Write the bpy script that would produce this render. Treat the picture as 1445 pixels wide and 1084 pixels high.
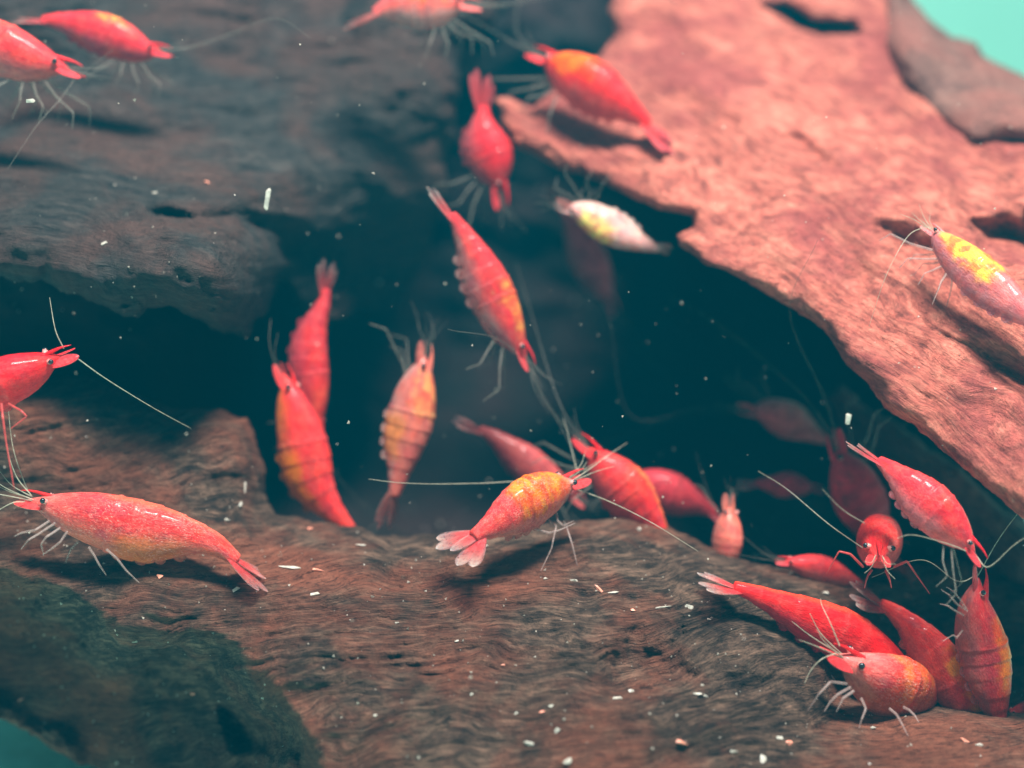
import bpy, math, random
import numpy as np
from mathutils import Vector, Matrix
from mathutils.bvhtree import BVHTree

for o in list(bpy.data.objects):
    bpy.data.objects.remove(o)
SC = bpy.context.scene
COL = SC.collection
rng = random.Random(7)

# ------------------------------------------------------------------ camera
W, H = 1445, 1084                      # photograph pixels, used only to turn a pixel into a viewing direction
FOV = math.radians(36)
FPX = (W / 2) / math.tan(FOV / 2)
PITCH = math.radians(15)
CAM = np.array([0.0, 0.0, 0.12])
FWD = np.array([0.0, math.cos(PITCH), -math.sin(PITCH)])
RIGHT = np.array([1.0, 0.0, 0.0])
UPV = np.cross(RIGHT, FWD)
cd = bpy.data.cameras.new('camera')
cam = bpy.data.objects.new('camera', cd)
COL.objects.link(cam)
cam.location = CAM
cam.rotation_euler = (math.pi / 2 - PITCH, 0, 0)
cd.sensor_width = 36
cd.lens = 18 / math.tan(FOV / 2)
cd.clip_start = 0.005
cd.clip_end = 10
cd.dof.use_dof = True
cd.dof.focus_distance = 0.1465
cd.dof.aperture_fstop = 13.5
SC.camera = cam

# ------------------------------------------------------------------ light
world = bpy.data.worlds.new('World')
SC.world = world
world.use_nodes = True
bg = world.node_tree.nodes['Background']
bg.inputs['Color'].default_value = (0.22, 0.54, 0.62, 1)
bg.inputs['Strength'].default_value = 0.19


def area_lamp(name, loc, target, sx, sy, power, color):
    ld = bpy.data.lights.new(name, 'AREA')
    ld.shape = 'RECTANGLE'
    ld.size, ld.size_y = sx, sy
    ld.energy = power
    ld.color = color
    ob = bpy.data.objects.new(name, ld)
    COL.objects.link(ob)
    ob.location = loc
    d = Vector(target) - Vector(loc)
    ob.rotation_euler = d.to_track_quat('-Z', 'Y').to_euler()
    return ob


# the aquarium's LED bar over the water
area_lamp('aquarium_light', (0.045, 0.065, 0.42), (0.02, 0.165, 0.08), 0.13, 0.055, 5.0, (1.0, 0.96, 0.90))

SC.view_settings.view_transform = 'Standard'
SC.view_settings.look = 'None'
SC.view_settings.exposure = 0.0
SC.view_settings.gamma = 1.0
SC.render.engine = 'CYCLES'
SC.cycles.use_denoising = True
SC.cycles.max_bounces = 6
SC.cycles.transparent_max_bounces = 12
SC.cycles.volume_bounces = 0
SC.cycles.sample_clamp_indirect = 4.0

# ------------------------------------------------------------------ numeric helpers
CM = 0.01


def unproj(x, y, d):
    """pixel + distance along the view axis (cm) -> world point (m)"""
    x = np.asarray(x, float); y = np.asarray(y, float); d = np.asarray(d, float) * CM
    u = (x - W / 2) / FPX * d
    v = -(y - H / 2) / FPX * d
    return CAM + d[..., None] * FWD + u[..., None] * RIGHT + v[..., None] * UPV


def P(x, y, d):
    return unproj(x, y, d)


def _hash(ix, iy, iz, seed):
    n = (ix * 374761393 + iy * 668265263 + iz * 2147483647 + seed * 1274126177) & 0xFFFFFFFF
    n = ((n ^ (n >> 13)) * 1274126177) & 0xFFFFFFFF
    n = ((n ^ (n >> 16)) * 2246822519) & 0xFFFFFFFF
    return ((n ^ (n >> 15)) & 0xFFFFFF) / float(0x7FFFFF) - 1.0


def vnoise(x, y, z=None, seed=0):
    x = np.asarray(x, float); y = np.asarray(y, float)
    z = np.zeros_like(x) if z is None else np.asarray(z, float)
    x0 = np.floor(x).astype(np.int64); y0 = np.floor(y).astype(np.int64); z0 = np.floor(z).astype(np.int64)
    fx, fy, fz = x - x0, y - y0, z - z0
    sx = fx * fx * fx * (fx * (fx * 6 - 15) + 10)
    sy = fy * fy * fy * (fy * (fy * 6 - 15) + 10)
    sz = fz * fz * fz * (fz * (fz * 6 - 15) + 10)
    r = 0
    for i in (0, 1):
        for j in (0, 1):
            for k in (0, 1):
                w = (sx if i else 1 - sx) * (sy if j else 1 - sy) * (sz if k else 1 - sz)
                r = r + w * _hash(x0 + i, y0 + j, z0 + k, seed)
    return r


def fbm(x, y, z=None, oct=4, seed=0, gain=0.5):
    r = 0; a = 1.0; f = 1.0; t = 0
    for o in range(oct):
        r = r + a * vnoise(x * f, y * f, None if z is None else z * f, seed + o * 17)
        t += a; a *= gain; f *= 2.03
    return r / t


def sstep(a, b, x):
    t = np.clip((x - a) / (b - a), 0, 1)
    return t * t * (3 - 2 * t)


def poly_sd(px, py, poly):
    """signed distance to a polygon in pixels, positive inside"""
    poly = np.asarray(poly, float)
    best = np.full(px.shape, 1e18); inside = np.zeros(px.shape, bool)
    n = len(poly)
    for i in range(n):
        ax, ay = poly[i]; bx, by = poly[(i + 1) % n]
        dx, dy = bx - ax, by - ay
        t = np.clip(((px - ax) * dx + (py - ay) * dy) / (dx * dx + dy * dy + 1e-9), 0, 1)
        best = np.minimum(best, (px - ax - t * dx) ** 2 + (py - ay - t * dy) ** 2)
        if ay != by:
            c = ((ay > py) != (by > py)) & (px < (bx - ax) * (py - ay) / (by - ay) + ax)
            inside ^= c
    return np.where(inside, 1, -1) * np.sqrt(best)


# ------------------------------------------------------------------ materials
def nt(mat):
    mat.use_nodes = True
    t = mat.node_tree
    t.nodes.clear()
    out = t.nodes.new('ShaderNodeOutputMaterial')
    return t, out


def N(t, kind, **kw):
    n = t.nodes.new(kind)
    for k, v in kw.items():
        setattr(n, k, v)
    return n


def ramp(t, fac, stops):
    r = N(t, 'ShaderNodeValToRGB')
    e = r.color_ramp.elements
    while len(e) < len(stops):
        e.new(0.5)
    for q, (p, c) in zip(e, stops):
        q.position = p
        q.color = (*c, 1)
    t.links.new(fac, r.inputs['Fac'])
    return r.outputs['Color']


def mixc(t, fac, a, b, mode='MIX'):
    m = N(t, 'ShaderNodeMix', data_type='RGBA', blend_type=mode)
    if isinstance(fac, float):
        m.inputs['Factor'].default_value = fac
    else:
        t.links.new(fac, m.inputs['Factor'])
    for s, v in ((m.inputs[6], a), (m.inputs[7], b)):
        if isinstance(v, tuple):
            s.default_value = (*v, 1)
        else:
            t.links.new(v, s)
    return m.outputs[2]


def noise(t, vec, scale, detail=4, rough=0.6, dist=0.0):
    n = N(t, 'ShaderNodeTexNoise')
    n.inputs['Scale'].default_value = scale
    n.inputs['Detail'].default_value = detail
    n.inputs['Roughness'].default_value = rough
    n.inputs['Distortion'].default_value = dist
    t.links.new(vec, n.inputs['Vector'])
    return n.outputs['Fac']


def wood_material(name, dark, mid, light, patch, bump=0.5, rough=0.75, grain_mix=0.6, spots=0.5):
    m = bpy.data.materials.new(name)
    t, out = nt(m)
    g = N(t, 'ShaderNodeAttribute', attribute_name='grain').outputs['Vector']     # x along the grain, y across (cm)
    geo = N(t, 'ShaderNodeNewGeometry').outputs['Position']
    mp = N(t, 'ShaderNodeMapping')
    mp.inputs['Scale'].default_value = (1.3, 9.0, 2.0)
    t.links.new(g, mp.inputs['Vector'])
    fib = noise(t, mp.outputs['Vector'], 2.2, 6, 0.65, 0.4)
    mp2 = N(t, 'ShaderNodeMapping')
    mp2.inputs['Scale'].default_value = (2.2, 26.0, 6.0)
    t.links.new(g, mp2.inputs['Vector'])
    fine = noise(t, mp2.outputs['Vector'], 2.0, 5, 0.7, 0.6)
    big = noise(t, geo, 75, 5, 0.6, 0.3)
    grit = noise(t, geo, 1100, 4, 0.75)
    blot = noise(t, geo, 330, 5, 0.7, 0.5)
    c = ramp(t, fib, [(0.36, dark), (0.49, mid), (0.62, light)])
    c2 = ramp(t, blot, [(0.34, dark), (0.48, mid), (0.62, light)])
    c = mixc(t, grain_mix, c2, c)
    pf = ramp(t, big, [(0.44, (0, 0, 0)), (0.62, (1, 1, 1))])
    pm = N(t, 'ShaderNodeMath', operation='MULTIPLY'); pm.inputs[1].default_value = 0.75
    t.links.new(pf, pm.inputs[0])
    c = mixc(t, pm.outputs[0], c, patch)
    sp = ramp(t, fine, [(0.34, (0.26, 0.23, 0.23)), (0.50, (1, 1, 1))])
    c = mixc(t, spots, c, sp, 'MULTIPLY')
    gp = ramp(t, grit, [(0.30, (0.55, 0.55, 0.55)), (0.5, (1, 1, 1)), (0.72, (1.5, 1.4, 1.35))])
    c = mixc(t, 0.6, c, gp, 'MULTIPLY')
    b = N(t, 'ShaderNodeBsdfPrincipled')
    t.links.new(c, b.inputs['Base Color'])
    b.inputs['Roughness'].default_value = rough
    b.inputs['Specular IOR Level'].default_value = 0.2
    add = N(t, 'ShaderNodeMath', operation='ADD')
    t.links.new(fine, add.inputs[0]); t.links.new(grit, add.inputs[1])
    add2 = N(t, 'ShaderNodeMath', operation='ADD')
    t.links.new(add.outputs[0], add2.inputs[0]); t.links.new(blot, add2.inputs[1])
    bu = N(t, 'ShaderNodeBump')
    bu.inputs['Strength'].default_value = bump
    bu.inputs['Distance'].default_value = 0.0006
    t.links.new(add2.outputs[0], bu.inputs['Height'])
    t.links.new(bu.outputs['Normal'], b.inputs['Normal'])
    t.links.new(b.outputs[0], out.inputs['Surface'])
    return m


M = {}
M['front_wood'] = wood_material('front_driftwood', (0.010, 0.006, 0.005), (0.054, 0.031, 0.021), (0.195, 0.116, 0.078), (0.235, 0.070, 0.038), bump=1.0, spots=1.0)
M['dark_wood'] = wood_material('dark_driftwood', (0.008, 0.009, 0.010), (0.027, 0.025, 0.024), (0.056, 0.047, 0.042), (0.078, 0.035, 0.027), bump=0.9)
M['shade_black_wood'] = wood_material('shade_black_driftwood', (0.003, 0.003, 0.003), (0.007, 0.006, 0.006), (0.014, 0.010, 0.009), (0.022, 0.007, 0.007), bump=0.5)  # the hollow's shade put into the colour: wood blackened where lamp light reached it
M['red_wood'] = wood_material('salmon_driftwood', (0.120, 0.035, 0.030), (0.440, 0.108, 0.076), (0.680, 0.225, 0.155), (0.260, 0.050, 0.048), bump=0.9, grain_mix=0.55, spots=0.55)
M['grey_wood'] = wood_material('greyish_driftwood', (0.070, 0.032, 0.027), (0.130, 0.062, 0.050), (0.200, 0.100, 0.078), (0.230, 0.080, 0.062), bump=0.5)


def shell_material():
    m = bpy.data.materials.new('shrimp_shell')
    t, out = nt(m)
    col = N(t, 'ShaderNodeAttribute', attribute_name='Col')
    loc = N(t, 'ShaderNodeAttribute', attribute_name='loc').outputs['Vector']    # body lengths
    mp = N(t, 'ShaderNodeMapping'); mp.inputs['Scale'].default_value = (0.8, 1.0, 1.0)
    t.links.new(loc, mp.inputs['Vector'])
    n1 = noise(t, mp.outputs['Vector'], 19, 3, 0.6, 1.6)
    n2 = noise(t, mp.outputs['Vector'], 95, 3, 0.7, 0.6)
    vor = N(t, 'ShaderNodeTexVoronoi'); vor.inputs['Scale'].default_value = 58
    t.links.new(mp.outputs['Vector'], vor.inputs['Vector'])
    pale = ramp(t, n1, [(0.455, (0, 0, 0)), (0.50, (1, 1, 1)), (0.545, (0, 0, 0))])       # squiggly pale lines in the shell
    pm = N(t, 'ShaderNodeMath', operation='MULTIPLY')
    t.links.new(N(t, 'ShaderNodeAttribute', attribute_name='vein').outputs['Fac'], pm.inputs[1])
    t.links.new(pale, pm.inputs[0])
    c = mixc(t, pm.outputs[0], col.outputs['Color'], (0.92, 0.30, 0.24))
    hue = ramp(t, noise(t, mp.outputs['Vector'], 14, 3, 0.6, 0.5), [(0.35, (0.72, 0.66, 0.72)), (0.6, (1.08, 1.0, 0.95))])
    c = mixc(t, 0.9, c, hue, 'MULTIPLY')
    deep = ramp(t, n2, [(0.32, (0.55, 0.42, 0.45)), (0.52, (1, 1, 1))])
    c = mixc(t, 0.65, c, deep, 'MULTIPLY')
    v2 = N(t, 'ShaderNodeTexVoronoi'); v2.inputs['Scale'].default_value = 75
    t.links.new(mp.outputs['Vector'], v2.inputs['Vector'])
    dots = ramp(t, v2.outputs['Distance'], [(0.10, (0.45, 0.18, 0.22)), (0.34, (1, 1, 1))])        # pigment dots
    c = mixc(t, 0.55, c, dots, 'MULTIPLY')
    fl = ramp(t, noise(t, mp.outputs['Vector'], 120, 2, 0.5, 0.8), [(0.60, (0, 0, 0)), (0.68, (1, 1, 1))])   # pale flecks
    fm = N(t, 'ShaderNodeMath', operation='MULTIPLY')
    fk = N(t, 'ShaderNodeMath', operation='MULTIPLY'); fk.inputs[1].default_value = 1.4; fk.use_clamp = True
    t.links.new(N(t, 'ShaderNodeAttribute', attribute_name='vein').outputs['Fac'], fk.inputs[0])
    t.links.new(fk.outputs[0], fm.inputs[1])
    t.links.new(fl, fm.inputs[0])
    c = mixc(t, fm.outputs[0], c, (0.92, 0.50, 0.42))
    b = N(t, 'ShaderNodeBsdfPrincipled')
    t.links.new(c, b.inputs['Base Color'])
    b.inputs['Roughness'].default_value = 0.35
    b.inputs['IOR'].default_value = 1.2
    b.inputs['Coat Weight'].default_value = 0.22
    b.inputs['Coat Roughness'].default_value = 0.12
    b.inputs['Coat IOR'].default_value = 1.4
    b.inputs['Subsurface Weight'].default_value = 0.55
    b.inputs['Subsurface Radius'].default_value = (1.0, 0.32, 0.25)
    b.inputs['Subsurface Scale'].default_value = 0.0008
    bu = N(t, 'ShaderNodeBump')
    bu.inputs['Strength'].default_value = 0.35
    bu.inputs['Distance'].default_value = 0.0002
    ad = N(t, 'ShaderNodeMath', operation='ADD')
    t.links.new(vor.outputs['Distance'], ad.inputs[0]); t.links.new(n2, ad.inputs[1])
    t.links.new(ad.outputs[0], bu.inputs['Height'])
    t.links.new(bu.outputs['Normal'], b.inputs['Normal'])
    tr = N(t, 'ShaderNodeBsdfTransparent')
    tr.inputs['Color'].default_value = (1, 0.85, 0.85, 1)
    mx = N(t, 'ShaderNodeMixShader')
    t.links.new(col.outputs['Alpha'], mx.inputs['Fac'])
    t.links.new(tr.outputs[0], mx.inputs[1]); t.links.new(b.outputs[0], mx.inputs[2])
    t.links.new(mx.outputs[0], out.inputs['Surface'])
    return m


def clear_material(name, color, opac, rough=0.3):
    m = bpy.data.materials.new(name)
    t, out = nt(m)
    b = N(t, 'ShaderNodeBsdfPrincipled')
    geo = N(t, 'ShaderNodeNewGeometry').outputs['Position']
    nz = noise(t, geo, 2500, 3, 0.6)
    c = ramp(t, nz, [(0.35, tuple(0.65 * v for v in color)), (0.6, color)])
    t.links.new(c, b.inputs['Base Color'])
    b.inputs['Roughness'].default_value = rough
    tl = N(t, 'ShaderNodeBsdfTranslucent'); t.links.new(c, tl.inputs['Color'])
    m1 = N(t, 'ShaderNodeMixShader'); m1.inputs[0].default_value = 0.4
    t.links.new(b.outputs[0], m1.inputs[1]); t.links.new(tl.outputs[0], m1.inputs[2])
    tr = N(t, 'ShaderNodeBsdfTransparent')
    mx = N(t, 'ShaderNodeMixShader'); mx.inputs[0].default_value = opac
    t.links.new(tr.outputs[0], mx.inputs[1]); t.links.new(m1.outputs[0], mx.inputs[2])
    t.links.new(mx.outputs[0], out.inputs['Surface'])
    return m


def plain_material(name, color, rough=0.5, var=0.0, scale=800):
    m = bpy.data.materials.new(name)
    t, out = nt(m)
    b = N(t, 'ShaderNodeBsdfPrincipled')
    geo = N(t, 'ShaderNodeNewGeometry').outputs['Position']
    nz = noise(t, geo, scale, 4, 0.6)
    c = ramp(t, nz, [(0.3, tuple(v * (1 - var) for v in color)), (0.7, tuple(min(1, v * (1 + var)) for v in color))])
    t.links.new(c, b.inputs['Base Color'])
    b.inputs['Roughness'].default_value = rough
    t.links.new(b.outputs[0], out.inputs['Surface'])
    return m


M['shell'] = shell_material()
M['fan'] = clear_material('tail_fan_membrane', (0.85, 0.50, 0.46), 0.62)
M['fan_red'] = clear_material('red_tail_fan_membrane', (0.75, 0.10, 0.12), 0.75)
M['fan_pale'] = clear_material('pale_tail_fan_membrane', (0.80, 0.74, 0.68), 0.55)
M['leg'] = clear_material('leg_shell', (0.66, 0.48, 0.44), 0.34)
M['leg_red'] = clear_material('red_leg_shell', (0.80, 0.12, 0.11), 0.85)
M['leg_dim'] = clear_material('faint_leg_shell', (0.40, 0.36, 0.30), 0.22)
M['antenna'] = clear_material('antenna_shell', (0.66, 0.62, 0.48), 0.6)
M['eye'] = plain_material('eye_lens', (0.012, 0.016, 0.020), 0.15)
M['stalk'] = plain_material('eye_stalk', (0.70, 0.25, 0.22), 0.4)
M['egg'] = plain_material('egg', (0.70, 0.33, 0.10), 0.3, 0.3)
M['flake_white'] = clear_material('white_flake', (0.85, 0.80, 0.70), 0.8)
M['flake_red'] = plain_material('red_flake', (0.80, 0.30, 0.20), 0.45, 0.2, 2000)
M['speck'] = clear_material('pale_speck', (0.75, 0.68, 0.58), 0.6)
M['wall'] = plain_material('tank_backdrop', (0.46, 0.98, 0.76), 0.6, 0.04, 20)
M['substrate'] = plain_material('teal_substrate', (0.46, 0.88, 0.72), 0.7, 0.2, 260)


# ------------------------------------------------------------------ object helpers
def link(name, me, mat=None, parent=None, smooth=True):
    ob = bpy.data.objects.new(name, me)
    COL.objects.link(ob)
    if mat is not None:
        me.materials.append(mat)
    if smooth:
        me.polygons.foreach_set('use_smooth', [True] * len(me.polygons))
    if parent is not None:
        ob.parent = parent
    return ob


def mesh(name, verts, faces):
    me = bpy.data.meshes.new(name)
    me.from_pydata([tuple(v) for v in verts], [], [tuple(f) for f in faces])
    me.update()
    return me


def tag(o, label, cat, group=None, kind=None):
    o['label'] = label
    if cat: o['category'] = cat
    if group: o['group'] = group
    if kind: o['kind'] = kind


# ------------------------------------------------------------------ setting
FLOOR_Z = 0.03
me = mesh('substrate', [(-1.2, -0.6, FLOOR_Z), (1.2, -0.6, FLOOR_Z), (1.2, 0.62, FLOOR_Z), (-1.2, 0.62, FLOOR_Z)], [(0, 1, 2, 3)])
o = link('substrate', me, M['substrate']); tag(o, 'pale teal substrate on the tank floor', None, kind='structure')
me = mesh('tank_wall', [(-1.2, 0.60, FLOOR_Z - 0.005), (1.2, 0.60, FLOOR_Z - 0.005), (1.2, 0.60, 0.5), (-1.2, 0.60, 0.5)], [(0, 1, 2, 3)])
o = link('tank_wall', me, M['wall']); tag(o, 'pale mint backdrop of the tank, far out of focus', None, kind='structure')


# ------------------------------------------------------------------ driftwood
class RBF:
    def __init__(s, pts, c=70.0):
        p = np.array(pts, float); s.xy = p[:, :2]; s.c = c
        n = len(p)
        A = np.zeros((n + 3, n + 3))
        r = np.sqrt(((s.xy[:, None] - s.xy[None]) ** 2).sum(-1) + c * c)
        A[:n, :n] = -r + np.eye(n) * -3.0
        A[:n, n] = 1; A[:n, n + 1:] = s.xy / 1000; A[n, :n] = 1; A[n + 1:, :n] = s.xy.T / 1000
        b = np.zeros(n + 3); b[:n] = p[:, 2]
        s.w = np.linalg.solve(A, b)

    def __call__(s, x, y):
        r = np.zeros(x.shape)
        n = len(s.xy)
        for i in range(n):
            r -= s.w[i] * np.sqrt((x - s.xy[i, 0]) ** 2 + (y - s.xy[i, 1]) ** 2 + s.c ** 2)
        return r + s.w[n] + (s.w[n + 1] * x + s.w[n + 2] * y) / 1000


BVH = []


def driftwood(name, outline, ctrl, mat, step=5, ragged=10, curl=0.9, curlw=70, thick=2.5, recess=(), relief=None, seed=0, smoothc=70):
    ol = np.array(outline, float)
    x0, y0 = ol.min(0) - 2 * step; x1, y1 = ol.max(0) + 2 * step
    nx = int((x1 - x0) / step) + 1; ny = int((y1 - y0) / step) + 1
    gx, gy = np.meshgrid(x0 + np.arange(nx) * step, y0 + np.arange(ny) * step)

    def edge(x, y):
        return poly_sd(x, y, ol) + ragged * fbm(x / 45, y / 45, oct=4, seed=seed + 5, gain=0.6)
    e = edge(gx, gy)
    ex = (edge(gx + 1, gy) - e); ey = (edge(gx, gy + 1) - e)
    g2 = np.maximum(ex * ex + ey * ey, 0.3)
    mv = e < 0
    gx = np.where(mv, gx - e * ex / g2, gx); gy = np.where(mv, gy - e * ey / g2, gy)
    e0 = e.copy(); e = np.maximum(e, 0)
    base = RBF(ctrl, smoothc)(gx, gy)
    deep = np.zeros(gx.shape)
    for poly, off, soft in recess:
        sd = poly_sd(gx, gy, poly) + soft * (0.25 if off > 1.5 else 0.5) * fbm(gx / 55, gy / 55, oct=4, seed=seed + 31)
        base = base + off * sstep(-soft * 0.3, soft, sd)
        if off > 1.5:
            deep = np.maximum(deep, sstep(-soft * 0.6, soft * 0.3, sd))
    gr = np.stack([gx, gy, base], -1)
    if relief is not None:
        dz, phi = relief(gx, gy)
        base = base + dz * (1 - 0.75 * deep)
        gr = np.stack([gx * 0.0068, phi * 0.0068, base], -1)
    q = np.clip(1 - e / curlw, 0, 1)
    front = base + curl * (1 - np.sqrt(np.maximum(1 - q * q, 0)))
    back = base + curl + thick * np.sqrt(np.clip(e / (2.2 * curlw), 0, 1))
    ok = e0 > -step * 1.45
    cell = ok[:-1, :-1] & ok[1:, :-1] & ok[:-1, 1:] & ok[1:, 1:]
    cell &= (e0[:-1, :-1] > 0) | (e0[1:, :-1] > 0) | (e0[:-1, 1:] > 0) | (e0[1:, 1:] > 0)
    used = np.zeros(ok.shape, bool)
    used[:-1, :-1] |= cell; used[1:, :-1] |= cell; used[:-1, 1:] |= cell; used[1:, 1:] |= cell
    idx = -np.ones(ok.shape, int); nf = used.sum(); idx[used] = np.arange(nf)
    vf = unproj(gx[used], gy[used], front[used])
    bnd = used & (e0 <= 0)                                    # shared rim between front and back
    inner = used & ~bnd
    bidx = idx.copy(); bidx[inner] = nf + np.arange(inner.sum())
    vb = unproj(gx[inner], gy[inner], back[inner])
    V = np.concatenate([vf, vb])
    a, b, c, d = idx[:-1, :-1][cell], idx[:-1, 1:][cell], idx[1:, 1:][cell], idx[1:, :-1][cell]
    F1 = np.stack([a, d, c, b], -1)
    a, b, c, d = bidx[:-1, :-1][cell], bidx[:-1, 1:][cell], bidx[1:, 1:][cell], bidx[1:, :-1][cell]
    keep = ((a >= nf).astype(int) + (b >= nf) + (c >= nf) + (d >= nf)) > 0
    F2 = np.stack([a, b, c, d], -1)[keep]
    F = np.concatenate([F1, F2])
    me = bpy.data.meshes.new(name)
    me.from_pydata(V.tolist(), [], F.tolist()); me.update()
    at = me.attributes.new('grain', 'FLOAT_VECTOR', 'POINT')
    G = np.concatenate([gr[used], gr[inner] + np.array([0, 0, 3.0])])
    at.data.foreach_set('vector', G.astype(np.float32).ravel())
    ob = link(name, me, mat)
    BVH.append(BVHTree.FromPolygons([Vector(v) for v in vf.tolist()], F1.tolist()))
    return ob


def grain_relief(angle, seed, a_big=0.10, a_str=0.05, a_fine=0.02, wav=60, stretch=7.0, str_w=16.0, lump_k=0.9):
    ca, sa = math.cos(angle), math.sin(angle)

    def f(x, y):
        u = x * ca + y * sa; v = -x * sa + y * ca
        phi = v + wav * fbm(u / 260, v / 170, oct=3, seed=seed) + 10 * fbm(u / 60, v / 40, oct=2, seed=seed + 3)
        big = fbm(u / 150, phi / 70, oct=4, seed=seed + 9)
        s1 = 1 - np.abs(fbm(u / (str_w * stretch), phi / str_w, oct=3, seed=seed + 21, gain=0.55)) * 2.2
        s1 = np.maximum(s1, -0.15)
        s2 = fbm(u / 40, phi / 7, oct=3, seed=seed + 40, gain=0.65)
        lump = fbm(x / 28, y / 28, oct=4, seed=seed + 60, gain=0.6)
        am = 0.25 + 1.1 * sstep(-0.35, 0.45, fbm(u / 170, v / 120, oct=3, seed=seed + 77))
        return a_big * big - a_str * am * s1 + a_fine * s2 + lump_k * a_str * lump, phi
    return f


front_outline = [(-90, 548), (0, 545), (60, 532), (120, 528), (190, 556), (250, 578), (310, 576), (350, 590), (368, 640),
                 (374, 700), (388, 727), (430, 733), (500, 744), (540, 754), (600, 753), (660, 748), (740, 742), (800, 736), (870, 727),
                 (940, 742), (1000, 768), (1060, 795), (1120, 806), (1200, 812), (1270, 800), (1330, 790), (1400, 800), (1540, 800), (1560, 1440),
                 (300, 1440), (240, 1160), (160, 1100), (100, 1072), (50, 1040), (8, 1015), (-90, 985)]
front_ctrl = [(-80, 560, 16.0), (0, 570, 15.9), (200, 590, 15.95), (350, 600, 16.0), (0, 640, 15.75), (200, 650, 15.75), (340, 660, 15.85), (-80, 730, 15.6),
              (0, 735, 15.5), (150, 765, 15.25), (350, 745, 15.6), (450, 742, 15.7), (600, 760, 15.5), (750, 748, 15.6), (900, 742, 15.7),
              (1000, 775, 15.7), (1150, 812, 15.8), (1300, 815, 16.3), (1445, 810, 16.4), (1540, 820, 16.4),
              (-80, 800, 14.9), (0, 800, 14.85), (200, 828, 14.65), (400, 850, 14.6), (600, 850, 14.65), (800, 850, 14.65), (1000, 860, 14.8), (1150, 880, 15.2),
              (300, 930, 14.4), (420, 950, 14.05), (600, 950, 14.0), (800, 950, 14.0), (1000, 945, 14.2), (1100, 970, 14.3), (1200, 1000, 14.6),
              (1350, 940, 15.5), (1440, 940, 15.6), (1540, 940, 15.6), (-80, 900, 14.6), (0, 920, 14.6), (150, 950, 14.5), (100, 1050, 14.6), (250, 1070, 14.3), (400, 1070, 13.8),
              (600, 1070, 13.4), (800, 1070, 13.3), (1000, 1060, 13.4), (1200, 1050, 14.0), (1350, 1030, 14.2), (1450, 1040, 14.2), (1540, 1060, 13.9),
              (700, 1300, 12.8), (1100, 1300, 12.8), (1500, 1300, 13.0), (400, 1300, 13.6)]
front_recess = [([(-90, 822), (60, 820), (105, 862), (170, 905), (240, 905), (310, 925), (345, 960), (395, 1000), (440, 1100), (420, 1300), (240, 1300), (60, 1090), (-90, 1000)], 1.7, 75),
                ([(1150, 905), (1180, 985), (1290, 1008), (1380, 1018), (1560, 1015), (1560, 790), (1400, 790), (1290, 815), (1220, 850)], 0.55, 30),
                ([(845, 930), (860, 985), (930, 985), (1000, 960), (960, 900), (900, 890)], 0.28, 38),
                ([(300, 985), (420, 1010), (430, 1070), (330, 1060)], 0.35, 22),
                ([(1010, 960), (1090, 950), (1110, 985), (1040, 990)], 0.22, 24)]
ob = driftwood('driftwood_log', front_outline, front_ctrl, M['front_wood'], step=3.2, ragged=7, curl=0.8, curlw=55, thick=2.2, recess=front_recess,
               relief=grain_relief(-0.10, 3, a_big=0.15, a_str=0.036, a_fine=0.025, wav=45, str_w=11, lump_k=0.35), seed=11)
tag(ob, 'brown grained driftwood log with a ledge under the egg-carrying shrimp', 'driftwood', 'pieces of driftwood')

left_outline = [(-90, -90), (700, -90), (700, 40), (650, 60), (648, 140), (640, 200), (625, 290), (600, 380), (560, 440), (480, 455), (420, 440), (398, 400),
                (380, 440), (345, 474), (300, 468), (240, 440), (170, 436), (110, 420), (60, 398), (0, 392), (-90, 396)]
left_ctrl = [(-80, -60, 19.2), (0, 0, 18.7), (300, 0, 19.6), (600, 0, 19.3), (690, 0, 19.4), (0, 150, 17.9), (150, 120, 18.2), (300, 150, 18.2), (450, 140, 18.5), (600, 140, 18.8), (640, 220, 19.0),
             (0, 280, 15.9), (200, 290, 15.9), (350, 270, 16.7), (200, 360, 15.0), (320, 400, 15.2), (0, 380, 15.0), (300, 460, 15.3), (150, 420, 14.9), (500, 280, 18.4), (500, 400, 18.9), (600, 380, 19.2), (-80, 300, 15.8)]
left_recess = [([(200, 288), (320, 292), (400, 300), (460, 330), (480, 380), (400, 360), (330, 318), (210, 318)], 0.7, 34),
               ([(385, 340), (480, 330), (620, 300), (620, 460), (380, 470)], 0.5, 25),
               ([(330, -60), (520, -60), (500, 50), (380, 60)], 0.6, 30)]
ob = driftwood('driftwood_log', left_outline, left_ctrl, M['dark_wood'], step=5, ragged=16, curl=0.9, curlw=55, thick=2.6, recess=left_recess,
               relief=grain_relief(0.05, 23, a_big=0.20, a_str=0.07, a_fine=0.03, wav=60), seed=21)
tag(ob, 'dark grey-brown driftwood trunk overhanging a shadowy gap, a crack along its side', 'driftwood', 'pieces of driftwood')

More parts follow.
